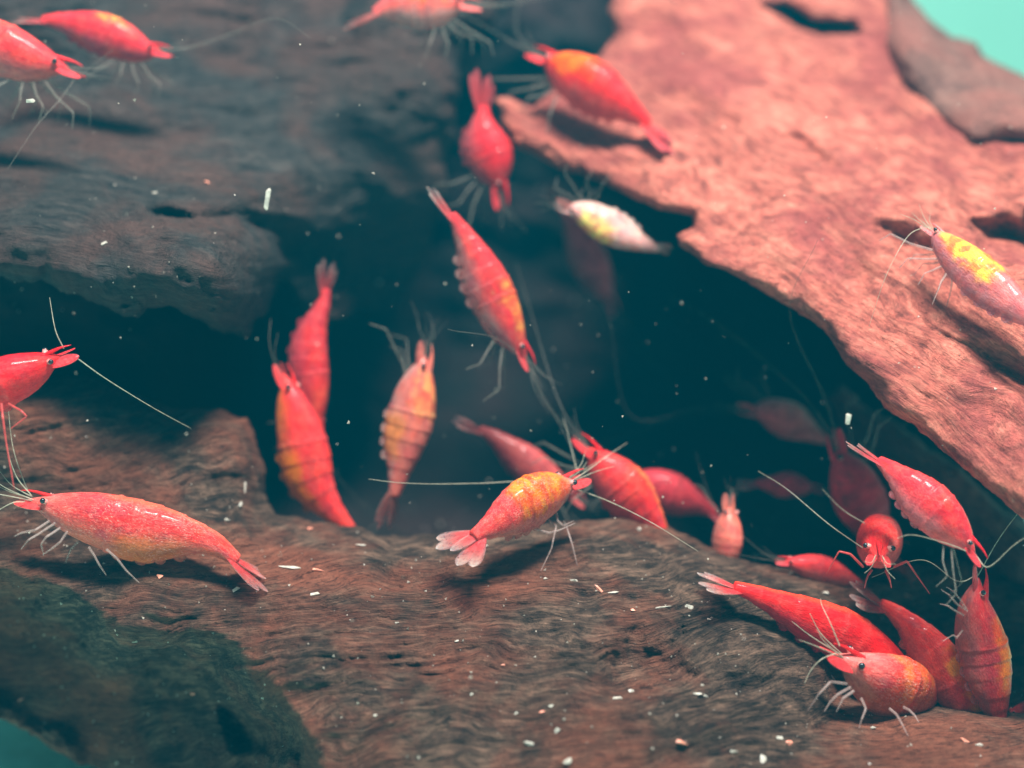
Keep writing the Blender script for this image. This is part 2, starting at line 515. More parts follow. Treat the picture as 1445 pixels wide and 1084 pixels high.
red_outline = [(697, 139), (722, 140), (750, 152), (768, 135), (790, 108), (845, 78), (868, 52), (862, 15), (880, -90), (1250, -90), (1262, 40), (1300, 110), (1350, 165), (1445, 185), (1560, 185), (1560, 800),
               (1445, 730), (1400, 692), (1340, 640), (1290, 600), (1250, 575), (1225, 545), (1195, 515), (1165, 465), (1150, 452), (1100, 427), (1050, 397),
               (1000, 374), (957, 348), (953, 330), (976, 320), (975, 306), (940, 300), (900, 284), (860, 263), (820, 247), (780, 236), (742, 216), (722, 205), (708, 170)]
red_ctrl = [(700, 140, 18.2), (760, 200, 17.9), (850, 250, 17.4), (960, 310, 16.6), (1000, 340, 16.2), (1100, 320, 16.2), (1290, 302, 16.2), (1445, 300, 16.2), (1550, 300, 16.2),
            (1000, 372, 15.8), (1100, 425, 15.45), (1150, 450, 15.3), (1225, 545, 14.8), (1300, 600, 14.45), (1445, 725, 13.8), (1550, 790, 13.5),
            (1250, 400, 15.5), (1350, 470, 15.0), (1445, 500, 14.8), (1445, 620, 14.2), (1550, 500, 14.8),
            (850, 180, 18.1), (1000, 230, 17.4), (1200, 240, 17.2), (1400, 240, 17.2), (1000, 130, 18.6), (1200, 120, 19.0), (900, 60, 19.6), (1100, 0, 20.2),
            (1000, -60, 20.8), (1200, -60, 20.6), (1300, 120, 18.8), (1450, 195, 17.8), (1550, 195, 17.8), (870, 120, 18.8), (800, 150, 18.3)]
red_recess = [([(1070, 5), (1110, 0), (1150, 25), (1205, 30), (1215, 45), (1160, 52), (1120, 42)], 1.3, 9),
              ([(1360, 308), (1420, 298), (1560, 310), (1560, 420), (1430, 372), (1385, 350)], 1.2, 38),
              ([(1240, 318), (1300, 303), (1340, 345), (1310, 385), (1260, 370)], 0.45, 42),
              ([(1330, 470), (1400, 480), (1560, 570), (1560, 640), (1420, 560)], 0.35, 30),
              ([(1090, 190), (1130, 185), (1190, 235), (1160, 245)], 0.25, 14),
              ([(1000, 400), (1120, 440), (1080, 405)], 0.1, 10)]
ob = driftwood('driftwood_root', red_outline, red_ctrl, M['red_wood'], step=4, ragged=7, curl=0.5, curlw=28, thick=2.0, recess=red_recess,
               relief=grain_relief(0.55, 43, a_big=0.22, a_str=0.030, a_fine=0.020, wav=60, str_w=24), seed=41, smoothc=50)
tag(ob, 'bright salmon-coloured driftwood slab with a ragged lower edge over the dark hollow', 'driftwood', 'pieces of driftwood')

br_outline = [(1236, -90), (1275, -90), (1286, 0), (1310, 26), (1345, 50), (1375, 58), (1390, 80), (1445, 108), (1560, 170), (1560, 205), (1445, 205), (1365, 206), (1315, 172), (1275, 125), (1243, 62)]
# the branch stands in front of the slab's upper end, so the slab must not reach the mint backdrop there
br_ctrl = [(1240, -60, 20.0), (1270, 20, 19.4), (1330, 110, 18.5), (1400, 160, 17.85), (1550, 190, 17.6), (1290, 60, 19.1), (1450, 140, 18.1)]
ob = driftwood('driftwood_branch', br_outline, br_ctrl, M['grey_wood'], step=4, ragged=4, curl=1.1, curlw=60, thick=0.7,
               relief=grain_relief(0.65, 53, a_big=0.10, a_str=0.02, a_fine=0.01), seed=51)
tag(ob, 'smooth greyish brown driftwood branch in front of the mint backdrop', 'driftwood', 'pieces of driftwood')

fl_outline = [(1185, 540), (1250, 590), (1340, 655), (1445, 745), (1560, 830), (1560, 1010), (1440, 990), (1390, 840), (1330, 760), (1260, 700), (1205, 650), (1165, 560)]
fl_ctrl = [(1190, 560, 18.4), (1260, 630, 17.8), (1340, 690, 17.3), (1445, 780, 16.9), (1550, 860, 16.6), (1440, 900, 17.2), (1300, 720, 17.9), (1210, 640, 18.6), (1545, 980, 17.0)]
ob = driftwood('driftwood_branch', fl_outline, fl_ctrl, M['grey_wood'], step=5, ragged=9, curl=0.5, curlw=35, thick=0.8,
               relief=grain_relief(0.72, 63, a_big=0.14, a_str=0.05, a_fine=0.03), seed=61)
tag(ob, 'brown driftwood branch in the shade under the salmon slab', 'driftwood', 'pieces of driftwood')

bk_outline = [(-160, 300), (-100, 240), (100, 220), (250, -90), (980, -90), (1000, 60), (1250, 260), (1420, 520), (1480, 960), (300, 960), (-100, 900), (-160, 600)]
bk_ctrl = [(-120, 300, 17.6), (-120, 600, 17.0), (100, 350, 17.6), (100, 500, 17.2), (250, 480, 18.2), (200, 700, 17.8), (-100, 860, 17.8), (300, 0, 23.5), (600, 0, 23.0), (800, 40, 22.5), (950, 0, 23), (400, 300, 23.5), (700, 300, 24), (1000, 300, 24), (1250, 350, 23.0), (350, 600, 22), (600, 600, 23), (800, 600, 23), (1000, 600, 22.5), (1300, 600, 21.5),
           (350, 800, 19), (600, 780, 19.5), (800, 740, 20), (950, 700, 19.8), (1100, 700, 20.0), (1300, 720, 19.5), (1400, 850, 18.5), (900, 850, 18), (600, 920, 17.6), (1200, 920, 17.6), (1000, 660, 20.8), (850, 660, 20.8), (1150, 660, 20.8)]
ob = driftwood('driftwood_stump', bk_outline, bk_ctrl, M['shade_black_wood'], step=8, ragged=10, curl=0.8, curlw=70, thick=2.5,
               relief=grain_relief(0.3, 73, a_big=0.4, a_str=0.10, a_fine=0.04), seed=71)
tag(ob, 'driftwood coloured nearly black as shade, closing off the back of the hollow between the logs', 'driftwood', 'pieces of driftwood')


# ------------------------------------------------------------------ shrimp
def catmull(pts, n):
    p = np.array(pts, float)
    p = np.vstack([2 * p[0] - p[1], p, 2 * p[-1] - p[-2]])
    out = []
    for i in range(1, len(p) - 2):
        for k in range(24):
            t = k / 24
            a, b, c, d = p[i - 1], p[i], p[i + 1], p[i + 2]
            out.append(0.5 * ((2 * b) + (c - a) * t + (2 * a - 5 * b + 4 * c - d) * t * t + (3 * b - a - 3 * c + d) * t ** 3))
    out.append(p[-2])
    out = np.array(out)
    l = np.concatenate([[0], np.cumsum(np.linalg.norm(np.diff(out, axis=0), axis=1))])
    s = np.linspace(0, l[-1], n)
    return np.stack([np.interp(s, l, out[:, k]) for k in range(3)], -1), l[-1]


def tube(pts, r0, r1, seg=6, sub=6, flat=1.0, jointed=False):
    if jointed:                                                # straight limbs with knees
        q = np.array(pts, float); c = []
        for i in range(len(q) - 1):
            for k in (0.06, 0.35, 0.7, 0.94):
                c.append(q[i] * (1 - k) + q[i + 1] * k)
        c = np.array([q[0]] + c + [q[-1]])
    else:
        c, _ = catmull(pts, max(2, sub * (len(pts) - 1) + 1))
    n = len(c)
    T = np.gradient(c, axis=0); T /= np.linalg.norm(T, axis=1)[:, None] + 1e-12
    ref = np.array([0.3, 0.5, 0.81])
    V = []; F = []
    rr = r0 + (r1 - r0) * np.linspace(0, 1, n) if np.isscalar(r0) else np.interp(np.linspace(0, 1, n), np.linspace(0, 1, len(r0)), r0)
    for i in range(n):
        a = np.cross(T[i], ref); a /= np.linalg.norm(a) + 1e-12
        b = np.cross(T[i], a)
        for k in range(seg):
            q = 2 * math.pi * k / seg
            V.append(c[i] + rr[i] * (math.cos(q) * a + flat * math.sin(q) * b))
    for i in range(n - 1):
        for k in range(seg):
            F.append((i * seg + k, i * seg + (k + 1) % seg, (i + 1) * seg + (k + 1) % seg, (i + 1) * seg + k))
    F.append(tuple(range(seg))[::-1]); F.append(tuple((n - 1) * seg + k for k in range(seg)))
    return V, F


def blade(base, d, side, nrm, ln, wd, th, bulge=0.62, curve=0.0):
    """a leaf-like plate with real thickness"""
    V = []; F = []; n = 16; m = 5
    for i in range(n):
        t = i / (n - 1)
        t = t ** 0.85 if t < 1 else 1.0
        pk = 0.72 if bulge > 0.8 else 0.5
        w = wd * (math.sin(math.pi / 2 * min(1, 0.28 + 0.72 * t / pk)) if t < pk else max(0.06, math.sqrt(max(0, 1 - ((t - pk) / (1 - pk)) ** 2))))
        for j in range(m):
            q = -1 + 2 * j / (m - 1)
            z = th * (1 - q * q) * (1 - 0.8 * t) + curve * ln * t * t
            V.append(base + d * (ln * t) + side * (w * q) + nrm * (z + 0.03 * wd * math.cos(q * 9)))
        for j in range(m):
            q = -1 + 2 * j / (m - 1)
            z = -th * (1 - q * q) * (1 - 0.8 * t) + curve * ln * t * t
            V.append(base + d * (ln * t) + side * (w * q) + nrm * z)
    for i in range(n - 1):
        a = i * 2 * m; b = (i + 1) * 2 * m
        for j in range(m - 1):
            F.append((a + j, a + j + 1, b + j + 1, b + j))
            F.append((a + m + j, b + m + j, b + m + j + 1, a + m + j + 1))
        F.append((a, b, b + m, a + m)); F.append((a + m - 1, a + 2 * m - 1, b + 2 * m - 1, b + m - 1))
    return V, F


def ball(c, r, axis=None, stretch=1.0, nu=12, nv=8):
    V = []; F = []
    ax = np.array([0, 0, 1.0]) if axis is None else axis / np.linalg.norm(axis)
    a = np.cross(ax, [0.31, 0.77, 0.2]); a /= np.linalg.norm(a); b = np.cross(ax, a)
    for i in range(nv + 1):
        th = math.pi * i / nv
        for k in range(nu):
            q = 2 * math.pi * k / nu
            V.append(c + r * (math.sin(th) * (math.cos(q) * a + math.sin(q) * b) + stretch * math.cos(th) * ax))
    for i in range(nv):
        for k in range(nu):
            F.append((i * nu + k, (i + 1) * nu + k, (i + 1) * nu + (k + 1) % nu, i * nu + (k + 1) % nu))
    return V, F


# profile stations (0 = front of the head, 1 = base of the tail fan); dorsal, ventral, half width, relative to the greatest half height
PS = [0.0, 0.03, 0.08, 0.14, 0.22, 0.30, 0.38, 0.46, 0.55, 0.64, 0.73, 0.82, 0.91, 1.0]
PD = [0.05, 0.15, 0.31, 0.49, 0.69, 0.84, 0.93, 0.97, 0.93, 0.82, 0.66, 0.50, 0.37, 0.22]
PV = [0.05, 0.16, 0.38, 0.62, 0.83, 0.95, 1.00, 1.00, 0.98, 0.88, 0.66, 0.46, 0.31, 0.18]
PW = [0.05, 0.17, 0.34, 0.49, 0.62, 0.70, 0.74, 0.74, 0.70, 0.62, 0.54, 0.42, 0.32, 0.24]
SEG = [0.42, 0.52, 0.62, 0.72, 0.81, 0.90]


def shrimp(label, spine, dors, tocam, Hpx, base, belly=None, saddle=None, saddle_at=(0.16, 0.46, 0.25), eggs=None, clear=0.0, stripe=None,
           antennae=None, legs=None, auto_legs=10, fan=None, fan_scale=1.0, leg_mat='leg', seed=0, egg_bulge=0.0, detail=1, widthk=1.0,
           ant_len=1.3, head_parts=True, dull=1.0, fan_spread=1.0, pleo=True, vein=0.16, whisk=True, mott=0.55, headpale=0.0):
    r = random.Random(seed * 13 + 5)
    pts = [P(*q) for q in spine]
    n = 104 if detail else 44
    nr = 36 if detail else 18
    C, Ln = catmull(pts, n)
    dmean = sum(q[2] for q in spine) / len(spine)
    Hm = Hpx * dmean * CM / FPX
    Ls = Hm / 0.10                                              # the body length that goes with this girth
    T = -np.gradient(C, axis=0); T /= np.linalg.norm(T, axis=1)[:, None]        # towards the head
    dv = dors[0] * RIGHT - dors[1] * UPV
    dv = dv / np.linalg.norm(dv) * math.cos(tocam) - FWD * math.sin(tocam)
    U = np.array([dv - t * np.dot(dv, t) for t in T]); U /= np.linalg.norm(U, axis=1)[:, None]
    S = np.cross(T, U)
    s = np.linspace(0, 1, n)
    hd = np.interp(s, PS, PD) * Hm; hv = np.interp(s, PS, PV) * Hm; hw = np.interp(s, PS, PW) * Hm * widthk
    if egg_bulge:
        hv = hv * (1 + egg_bulge * np.exp(-((s - 0.58) / 0.14) ** 2))
        hw = hw * (1 + 0.4 * egg_bulge * np.exp(-((s - 0.58) / 0.14) ** 2))
    # shell plates: a slight overlap at every ring
    ridge = np.zeros(n)
    for i, a in enumerate(SEG):
        b = SEG[i + 1] if i + 1 < len(SEG) else 1.0
        q = (s >= a) & (s < b)
        ridge[q] = ((s[q] - a) / (b - a)) ** 2 * 0.05
    ridge += 0.05 * np.exp(-((s - 0.405) / 0.012) ** 2)
    root = bpy.data.objects.new('shrimp', None)
    COL.objects.link(root)
    root.empty_display_size = 0.004
    c0 = C[int(n * 0.35)]
    foot = c0 - U[int(n * 0.35)] * hv[int(n * 0.35)]
    root.location = foot
    off = np.array(foot)
    tag(root, label, 'shrimp', 'red dwarf shrimp on the driftwood')

    def part(name, vf, mat):
        V, F = vf
        me = mesh(name, [np.array(v) - off for v in V], F)
        return link(name, me, mat, root)

    # body: one continuous skin
    V = []; Fc = []; Cc = []; Lc = []
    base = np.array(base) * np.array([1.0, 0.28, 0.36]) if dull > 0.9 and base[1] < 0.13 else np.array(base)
    belly = np.array(belly if belly is not None else base * 0.9 + 0.04)
    for i in range(n):
        for k in range(nr):
            q = 2 * math.pi * k / nr
            cu, su = math.cos(q), math.sin(q)
            h = hd[i] if cu > 0 else hv[i]
            g = 1 + ridge[i]
            # pleura hang a little lower in the middle of every plate
            if cu < -0.2 and s[i] > 0.42:
                g += 0.05 * abs(math.sin(math.pi * (s[i] - 0.42) / 0.10)) * (-cu)
            sq = math.copysign(abs(su) ** 0.85, su)
            V.append(C[i] + U[i] * (cu * h * g) + S[i] * (sq * hw[i] * g))
            Lc.append((s[i], 0.2 * su + seed * 3.1, 0.2 * cu))
    V = np.array(V); Lc = np.array(Lc)
    cu = Lc[:, 2] / 0.2; ss = Lc[:, 0]; su = (Lc[:, 1] - seed * 3.1) / 0.2
    m1 = fbm(ss * 11, su * 2.2 + seed * 5, cu * 2.2, oct=4, seed=seed)
    m2 = fbm(ss * 26, su * 5 + seed * 5, cu * 5, oct=3, seed=seed + 9)
    vent = sstep(0.15, -0.75, cu + 0.35 * m1)
    col = base[None] * (1 - vent[:, None]) + belly[None] * vent[:, None]
    col = col * (1 + 0.22 * m1[:, None])
    m4 = fbm(ss * 7.5, su * 1.6 + seed * 3, cu * 1.6, oct=5, seed=seed + 33, gain=0.6)
    kk = (sstep(-0.02, 0.42, m4) * mott)[:, None]
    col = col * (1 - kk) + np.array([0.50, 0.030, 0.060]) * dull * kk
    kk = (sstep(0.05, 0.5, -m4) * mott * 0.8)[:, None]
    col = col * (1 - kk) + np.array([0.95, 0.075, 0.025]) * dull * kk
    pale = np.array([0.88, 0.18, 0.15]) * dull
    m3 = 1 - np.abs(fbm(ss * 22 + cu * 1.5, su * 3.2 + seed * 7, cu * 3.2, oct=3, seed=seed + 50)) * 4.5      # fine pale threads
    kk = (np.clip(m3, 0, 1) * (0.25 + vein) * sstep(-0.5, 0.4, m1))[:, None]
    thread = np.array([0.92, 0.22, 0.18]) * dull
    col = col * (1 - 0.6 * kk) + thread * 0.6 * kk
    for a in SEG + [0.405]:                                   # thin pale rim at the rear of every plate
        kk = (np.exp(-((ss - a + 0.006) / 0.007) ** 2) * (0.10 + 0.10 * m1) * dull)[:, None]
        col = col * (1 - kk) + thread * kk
    k = (0.10 * sstep(0.05, 0.5, m2))[:, None]
    col = col * (1 - k) + pale * k
    if headpale:
        k = (sstep(0.30, 0.05, ss + 0.12 * m1) * headpale * (0.8 + 0.3 * m2))[:, None]
        col = col * (1 - k) + np.array([0.88, 0.46, 0.40]) * k
    if stripe is not None:
        k = (sstep(0.90, 0.985, cu + 0.03 * m2) * sstep(0.30, 0.45, ss) * 0.75)[:, None]
        col = col * (1 - k) + np.array(stripe) * k
    if saddle is not None:
        a, b, lim = saddle_at
        k = sstep(a - 0.04, a + 0.05, ss + 0.07 * m1) * sstep(b + 0.05, b - 0.05, ss + 0.07 * m1) * sstep(lim, lim + 0.35, cu + 0.5 * m1 + 0.25 * m2)
        k = (k * (0.88 + 0.12 * m2))[:, None]
        sc_ = np.array(saddle)
        v = sstep(-0.35, 0.35, fbm(ss * 26 + 0.8 * m2, su * 1.3 + seed, cu * 1.3, oct=3, seed=seed + 71))[:, None]     # ovaries show as stripes of two tones
        sv = np.clip(sc_ * np.array([1.05, 1.35, 1.2]), 0, 1) * v + sc_ * np.array([0.90, 0.38, 0.6]) * (1 - v)
        col = col * (1 - k) + sv * k
    if eggs is not None:
        k = (sstep(0.40, 0.48, ss + 0.05 * m1) * sstep(0.80, 0.68, ss) * sstep(0.25, -0.35, cu + 0.35 * m1) * 0.85)[:, None]
        col = col * (1 - k) + np.array(eggs) * k
    clear = clear + (0.20 if detail else 0)
    al = 1 - clear * (0.40 + 0.60 * vent) * (1 + 0.9 * m1)
    if saddle is not None or eggs is not None:
        al = np.clip(al, 0, 1)
    for i in range(n - 1):
        for kk in range(nr):
            Fc.append((i * nr + kk, i * nr + (kk + 1) % nr, (i + 1) * nr + (kk + 1) % nr, (i + 1) * nr + kk))
    Fc.append(tuple(range(nr))[::-1]); Fc.append(tuple((n - 1) * nr + kk for kk in range(nr)))
    me = mesh('body', V - off, Fc)
    ca = me.color_attributes.new('Col', 'FLOAT_COLOR', 'POINT')
    ca.data.foreach_set('color', np.concatenate([np.clip(col, 0, 1), np.clip(al, 0.15, 1)[:, None]], 1).astype(np.float32).ravel())
    va = me.attributes.new('vein', 'FLOAT', 'POINT')
    va.data.foreach_set('value', (vein * (0.75 + 0.9 * np.clip(m1, -0.5, 0.8))).astype(np.float32))
    la = me.attributes.new('loc', 'FLOAT_VECTOR', 'POINT')
    la.data.foreach_set('vector', Lc.astype(np.float32).ravel())
    body = link('body', me, M['shell'], root)

    def st(x):
        i = min(n - 1, max(0, int(round(x * (n - 1)))))
        return C[i], T[i], U[i], S[i], hd[i], hv[i], hw[i]

    def tinted(name, vf, color, alpha=1.0):
        Vv, Ff = vf
        me = mesh(name, [np.array(v) - off for v in Vv], Ff)
        ca = me.color_attributes.new('Col', 'FLOAT_COLOR', 'POINT')
        ca.data.foreach_set('color', np.tile(np.array([*color, alpha], np.float32), len(Vv)))
        la = me.attributes.new('loc', 'FLOAT_VECTOR', 'POINT')
        la.data.foreach_set('vector', ((np.array(Vv) - off) / Ls + seed).astype(np.float32).ravel())
        return link(name, me, M['shell'], root)

    # tail fan: telson and four uropods
    fm = fan or 'fan'
    c, t, u, sd, a, b, w = st(1.0)
    fl = 0.185 * Ls * fan_scale
    back = -t
    tipc = np.array({'fan': (0.80, 0.42, 0.38), 'fan_red': (0.75, 0.10, 0.12), 'fan_pale': (0.78, 0.62, 0.56)}[fm])

    def fanblade(name, vf):
        Vv, Ff = vf
        ob = tinted(name, vf, base)
        nn = len(Vv) // 10
        cc = []
        for i in range(nn):
            t_ = i / (nn - 1)
            for j in list(range(5)) * 2:
                rim = max(sstep(0.35, 1.0, np.float64(t_)), 0.55 * (abs(j - 2) == 2) * sstep(0.1, 0.5, np.float64(t_)))
                ray = 0.82 + 0.18 * (j % 2)
                q = (base * 0.9 + 0.06) * (1 - rim) + tipc * rim
                cc.append((*np.clip(q * ray, 0, 1), 0.80 - 0.50 * float(sstep(0.1, 0.7, np.float64(t_))) * (fm != 'fan_red') + 0.25 * (t_ > 0.95)))
        ob.data.color_attributes['Col'].data.foreach_set('color', np.array(cc, np.float32).ravel())
        return ob
    fanblade('telson', blade(c + t * 0.04 * Ls, back, sd, u, fl * 0.85, 0.028 * Ls * fan_scale, 0.008 * Ls, 0.45))
    for sg in (-1, 1):
        for ang, lk in ((0.30 * fan_spread, 1.0), (0.62 * fan_spread, 0.95)):
            dd = back * math.cos(ang) + sd * (sg * math.sin(ang)) - u * 0.06
            dd /= np.linalg.norm(dd)
            s2 = np.cross(u, dd); s2 /= np.linalg.norm(s2)
            fanblade('uropod', blade(c + t * 0.035 * Ls + sd * sg * 0.012 * Ls - u * 0.004 * Ls * (1 + ang), dd, s2, np.cross(dd, s2), fl * lk, 0.031 * Ls * fan_scale, 0.004 * Ls, 0.9))

    if head_parts:
        # rostrum, antennal scales, eyes on stalks
        c, t, u, sd, a, b, w = st(0.10)
        part_r = tinted('rostrum', tube([c + u * a * 0.8 - t * 0.02 * Ls, c + u * a * 0.95 + t * 0.06 * Ls, c + u * a * 0.75 + t * 0.105 * Ls], 0.017 * Ls, 0.002 * Ls, 6, 6, 0.6), np.clip(base * 1.02, 0, 1), 0.95)
        for sg in (-1, 1):
            dd = t * 0.97 + sd * sg * 0.10 - u * 0.06; dd /= np.linalg.norm(dd)
            s2 = np.cross(u, dd); s2 /= np.linalg.norm(s2)
            tinted('antennal_scale', blade(c + sd * sg * w * 0.42 - u * b * 0.10 - t * 0.01 * Ls, dd, s2 * 0.8 + u * sg * 0.35, u, 0.125 * Ls, 0.027 * Ls, 0.010 * Ls, 0.55), np.clip(base * 0.85 + np.array([0.12, 0.04, 0.04]) * dull, 0, 1), 0.8)
            ep = c + sd * sg * (w * 0.95 + 0.008 * Ls) + u * a * 0.62 + t * 0.012 * Ls
            eb = c + sd * sg * w * 0.5 + u * a * 0.35
            stalk = part('eye_stalk', tube([eb, ep], 0.010 * Ls, 0.011 * Ls, 6, 2), M['stalk'])
            e_ = part('eye', ball(ep, 0.0105 * Ls, t * 0.5 + sd * sg, 1.0), M['eye'])
            e_.parent = stalk
    c, t, u, sd, a, b, w = st(0.05)
    # antennae: two long whips, four short ones
    if antennae is None:
        antennae = []
        for sg in (-1, 1):
            L1 = ant_len * Ls * r.uniform(0.8, 1.1)
            bend = r.uniform(-0.3, 0.3)
            p0 = c + sd * sg * w * 0.6
            antennae.append([p0, p0 + (t * 0.35 + sd * sg * 0.12 + u * 0.05) * L1 * 0.5, p0 + (t * 0.55 + sd * sg * (0.3 + bend) + u * 0.15) * L1 * 0.8, p0 + (t * 0.6 + sd * sg * (0.5 + bend) + u * (0.1 + bend)) * L1])
    else:
        antennae = [[P(*q) for q in a_] for a_ in antennae]
    for a_ in antennae:
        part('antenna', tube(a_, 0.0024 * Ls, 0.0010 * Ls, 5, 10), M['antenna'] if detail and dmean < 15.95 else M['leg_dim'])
    if head_parts and whisk:
        for sg in (-1, 1):
            for up in (0.5, 0.05):
                p0 = c + sd * sg * w * 0.35 + u * a * 0.2
                L1 = 0.20 * Ls * r.uniform(0.8, 1.1)
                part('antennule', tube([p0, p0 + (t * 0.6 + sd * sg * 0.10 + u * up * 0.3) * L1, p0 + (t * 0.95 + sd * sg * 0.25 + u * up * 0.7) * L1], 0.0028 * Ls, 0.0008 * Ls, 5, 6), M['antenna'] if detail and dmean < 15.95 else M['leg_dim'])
    # walking legs
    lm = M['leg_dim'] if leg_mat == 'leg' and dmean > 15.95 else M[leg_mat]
    if legs is not None:
        for lg in legs:
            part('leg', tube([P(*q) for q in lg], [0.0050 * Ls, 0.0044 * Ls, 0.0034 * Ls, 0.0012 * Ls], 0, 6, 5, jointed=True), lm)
    if auto_legs:
        for i in range(auto_legs):
            sg = -1 if i % 2 else 1
            j = i // 2
            x = 0.15 + 0.05 * j
            c, t, u, sd, a, b, w = st(x)
            fwd = (0.16 - 0.07 * j) + r.uniform(-0.03, 0.03)
            p0 = c - u * b * 0.85 + sd * sg * w * 0.35
            p1 = p0 + (-u * 0.045 + sd * sg * 0.050 + t * fwd * 0.5) * Ls
            p2 = p1 + (-u * r.uniform(0.02, 0.05) + sd * sg * 0.035 + t * fwd * 0.55) * Ls
            p3 = p2 + (-u * r.uniform(0.05, 0.08) + sd * sg * 0.01 + t * (fwd * 0.2 - 0.02)) * Ls
            part('leg', tube([p0, p1, p2, p3], [0.0062 * Ls, 0.0054 * Ls, 0.0042 * Ls, 0.0018 * Ls], 0, 6, 4, jointed=True), lm)
    # swimmerets under the abdomen
    if pleo and detail:
        for i, x in enumerate((0.47, 0.56, 0.65, 0.74)):
            for sg in (-1, 1):
                c, t, u, sd, a, b, w = st(x)
                dd = -u * 0.9 + t * 0.30; dd /= np.linalg.norm(dd)
                s2 = np.cross(sd, dd)
                tinted('swimmeret', blade(c - u * b * 0.72 + sd * sg * w * 0.45, dd, s2, sd, 0.040 * Ls, 0.024 * Ls, 0.004 * Ls, 0.7), np.clip(belly * 0.9, 0, 1), 0.5)
    return root


RED = (0.80, 0.030, 0.045)
HOT = (0.86, 0.020, 0.030)
CORAL = (0.82, 0.12, 0.095)
PINK = (0.78, 0.14, 0.16)
DEEP = (0.42, 0.022, 0.05)
DIM = (0.20, 0.03, 0.045)
ORANGE = (0.90, 0.30, 0.02)
YELLOW = (0.88, 0.62, 0.10)

shrimp('coral red shrimp carrying a belly of golden eggs, standing on the brown log ledge',
       [(40, 706, 14.7), (75, 714, 14.7), (125, 727, 14.7), (180, 742, 14.7), (240, 752, 14.7), (295, 766, 14.75), (335, 791, 14.8)], (0.1, -1), 0.15, 41,
       CORAL, belly=(0.80, 0.16, 0.09), vein=0.5, mott=0.8, headpale=0.25, eggs=(0.72, 0.17, 0.04), egg_bulge=0.18, stripe=(0.9, 0.16, 0.08), seed=1, auto_legs=0,
       antennae=[[(45, 700, 14.6), (22, 670, 14.6), (8, 620, 14.5), (2, 545, 14.4)], [(45, 702, 14.8), (34, 680, 14.9), (18, 630, 15), (10, 560, 15)], [(35, 708, 14.6), (12, 712, 14.5), (-40, 745, 14.4)]],
       legs=[[(70, 735, 14.5), (50, 748, 14.4), (30, 752, 14.4), (20, 757, 14.4)], [(78, 738, 14.45), (52, 755, 14.35), (40, 762, 14.3), (30, 775, 14.35)],
             [(95, 750, 14.45), (85, 765, 14.4), (72, 775, 14.4), (60, 783, 14.45)], [(85, 745, 14.5), (65, 758, 14.4), (58, 768, 14.4), (62, 784, 14.5)],
             [(125, 772, 14.5), (132, 782, 14.5), (140, 797, 14.5), (150, 812, 14.6)], [(150, 775, 14.5), (165, 788, 14.5), (178, 805, 14.5), (197, 823, 14.55)],
             [(110, 765, 14.8), (100, 775, 14.8), (96, 785, 14.9), (92, 795, 14.9)]])

shrimp('pale red shrimp with mottled orange saddle and spread tail fan on the log crest',
       [(808, 678, 15.30), (792, 686, 15.2), (762, 699, 15.05), (728, 719, 14.9), (695, 742, 14.75), (668, 758, 14.65)], (-0.55, -0.8), 0.75, 39,
       (0.80, 0.125, 0.11), belly=(0.80, 0.26, 0.21), saddle=(0.95, 0.23, 0.004), saddle_at=(0.12, 0.62, -0.35), seed=2, vein=0.5, headpale=0.45, fan='fan_pale', fan_scale=0.9, auto_legs=0, fan_spread=1.1,
       antennae=[[(805, 690, 15.6), (740, 680, 15.6), (680, 682, 15.5), (610, 683, 15.3), (560, 681, 15.2), (520, 676, 15.2)], [(812, 690, 15.5), (860, 708, 15.2), (920, 738, 15.0), (985, 778, 14.9)],
                 [(815, 668, 15.9), (808, 640, 16), (802, 615, 16.1), (795, 590, 16.2)], [(822, 665, 15.9), (850, 648, 15.9), (885, 625, 16)]],
       legs=[[(775, 735, 15.2), (785, 742, 15.1), (778, 775, 15), (763, 806, 14.95)], [(795, 735, 15.3), (800, 745, 15.3), (808, 770, 15.2), (815, 800, 15.15)],
             [(750, 745, 15.0), (775, 752, 14.95), (790, 748, 14.95), (812, 738, 15.0)], [(785, 722, 15.2), (787, 735, 15.1), (795, 742, 15.1), (810, 735, 15.1)]])

shrimp('vivid red shrimp with white-tipped tail, its head hidden behind the front-facing shrimp',
       [(1300, 965, 15.2), (1250, 932, 15.0), (1200, 900, 14.9), (1150, 876, 14.8), (1100, 854, 14.75), (1062, 838, 14.7), (1035, 828, 14.7)], (0.45, -0.9), 0.2, 36,
       HOT, belly=(0.74, 0.02, 0.05), mott=0.15, vein=0.05, stripe=(0.92, 0.08, 0.03), seed=3, fan='fan_pale', auto_legs=4, antennae=[])

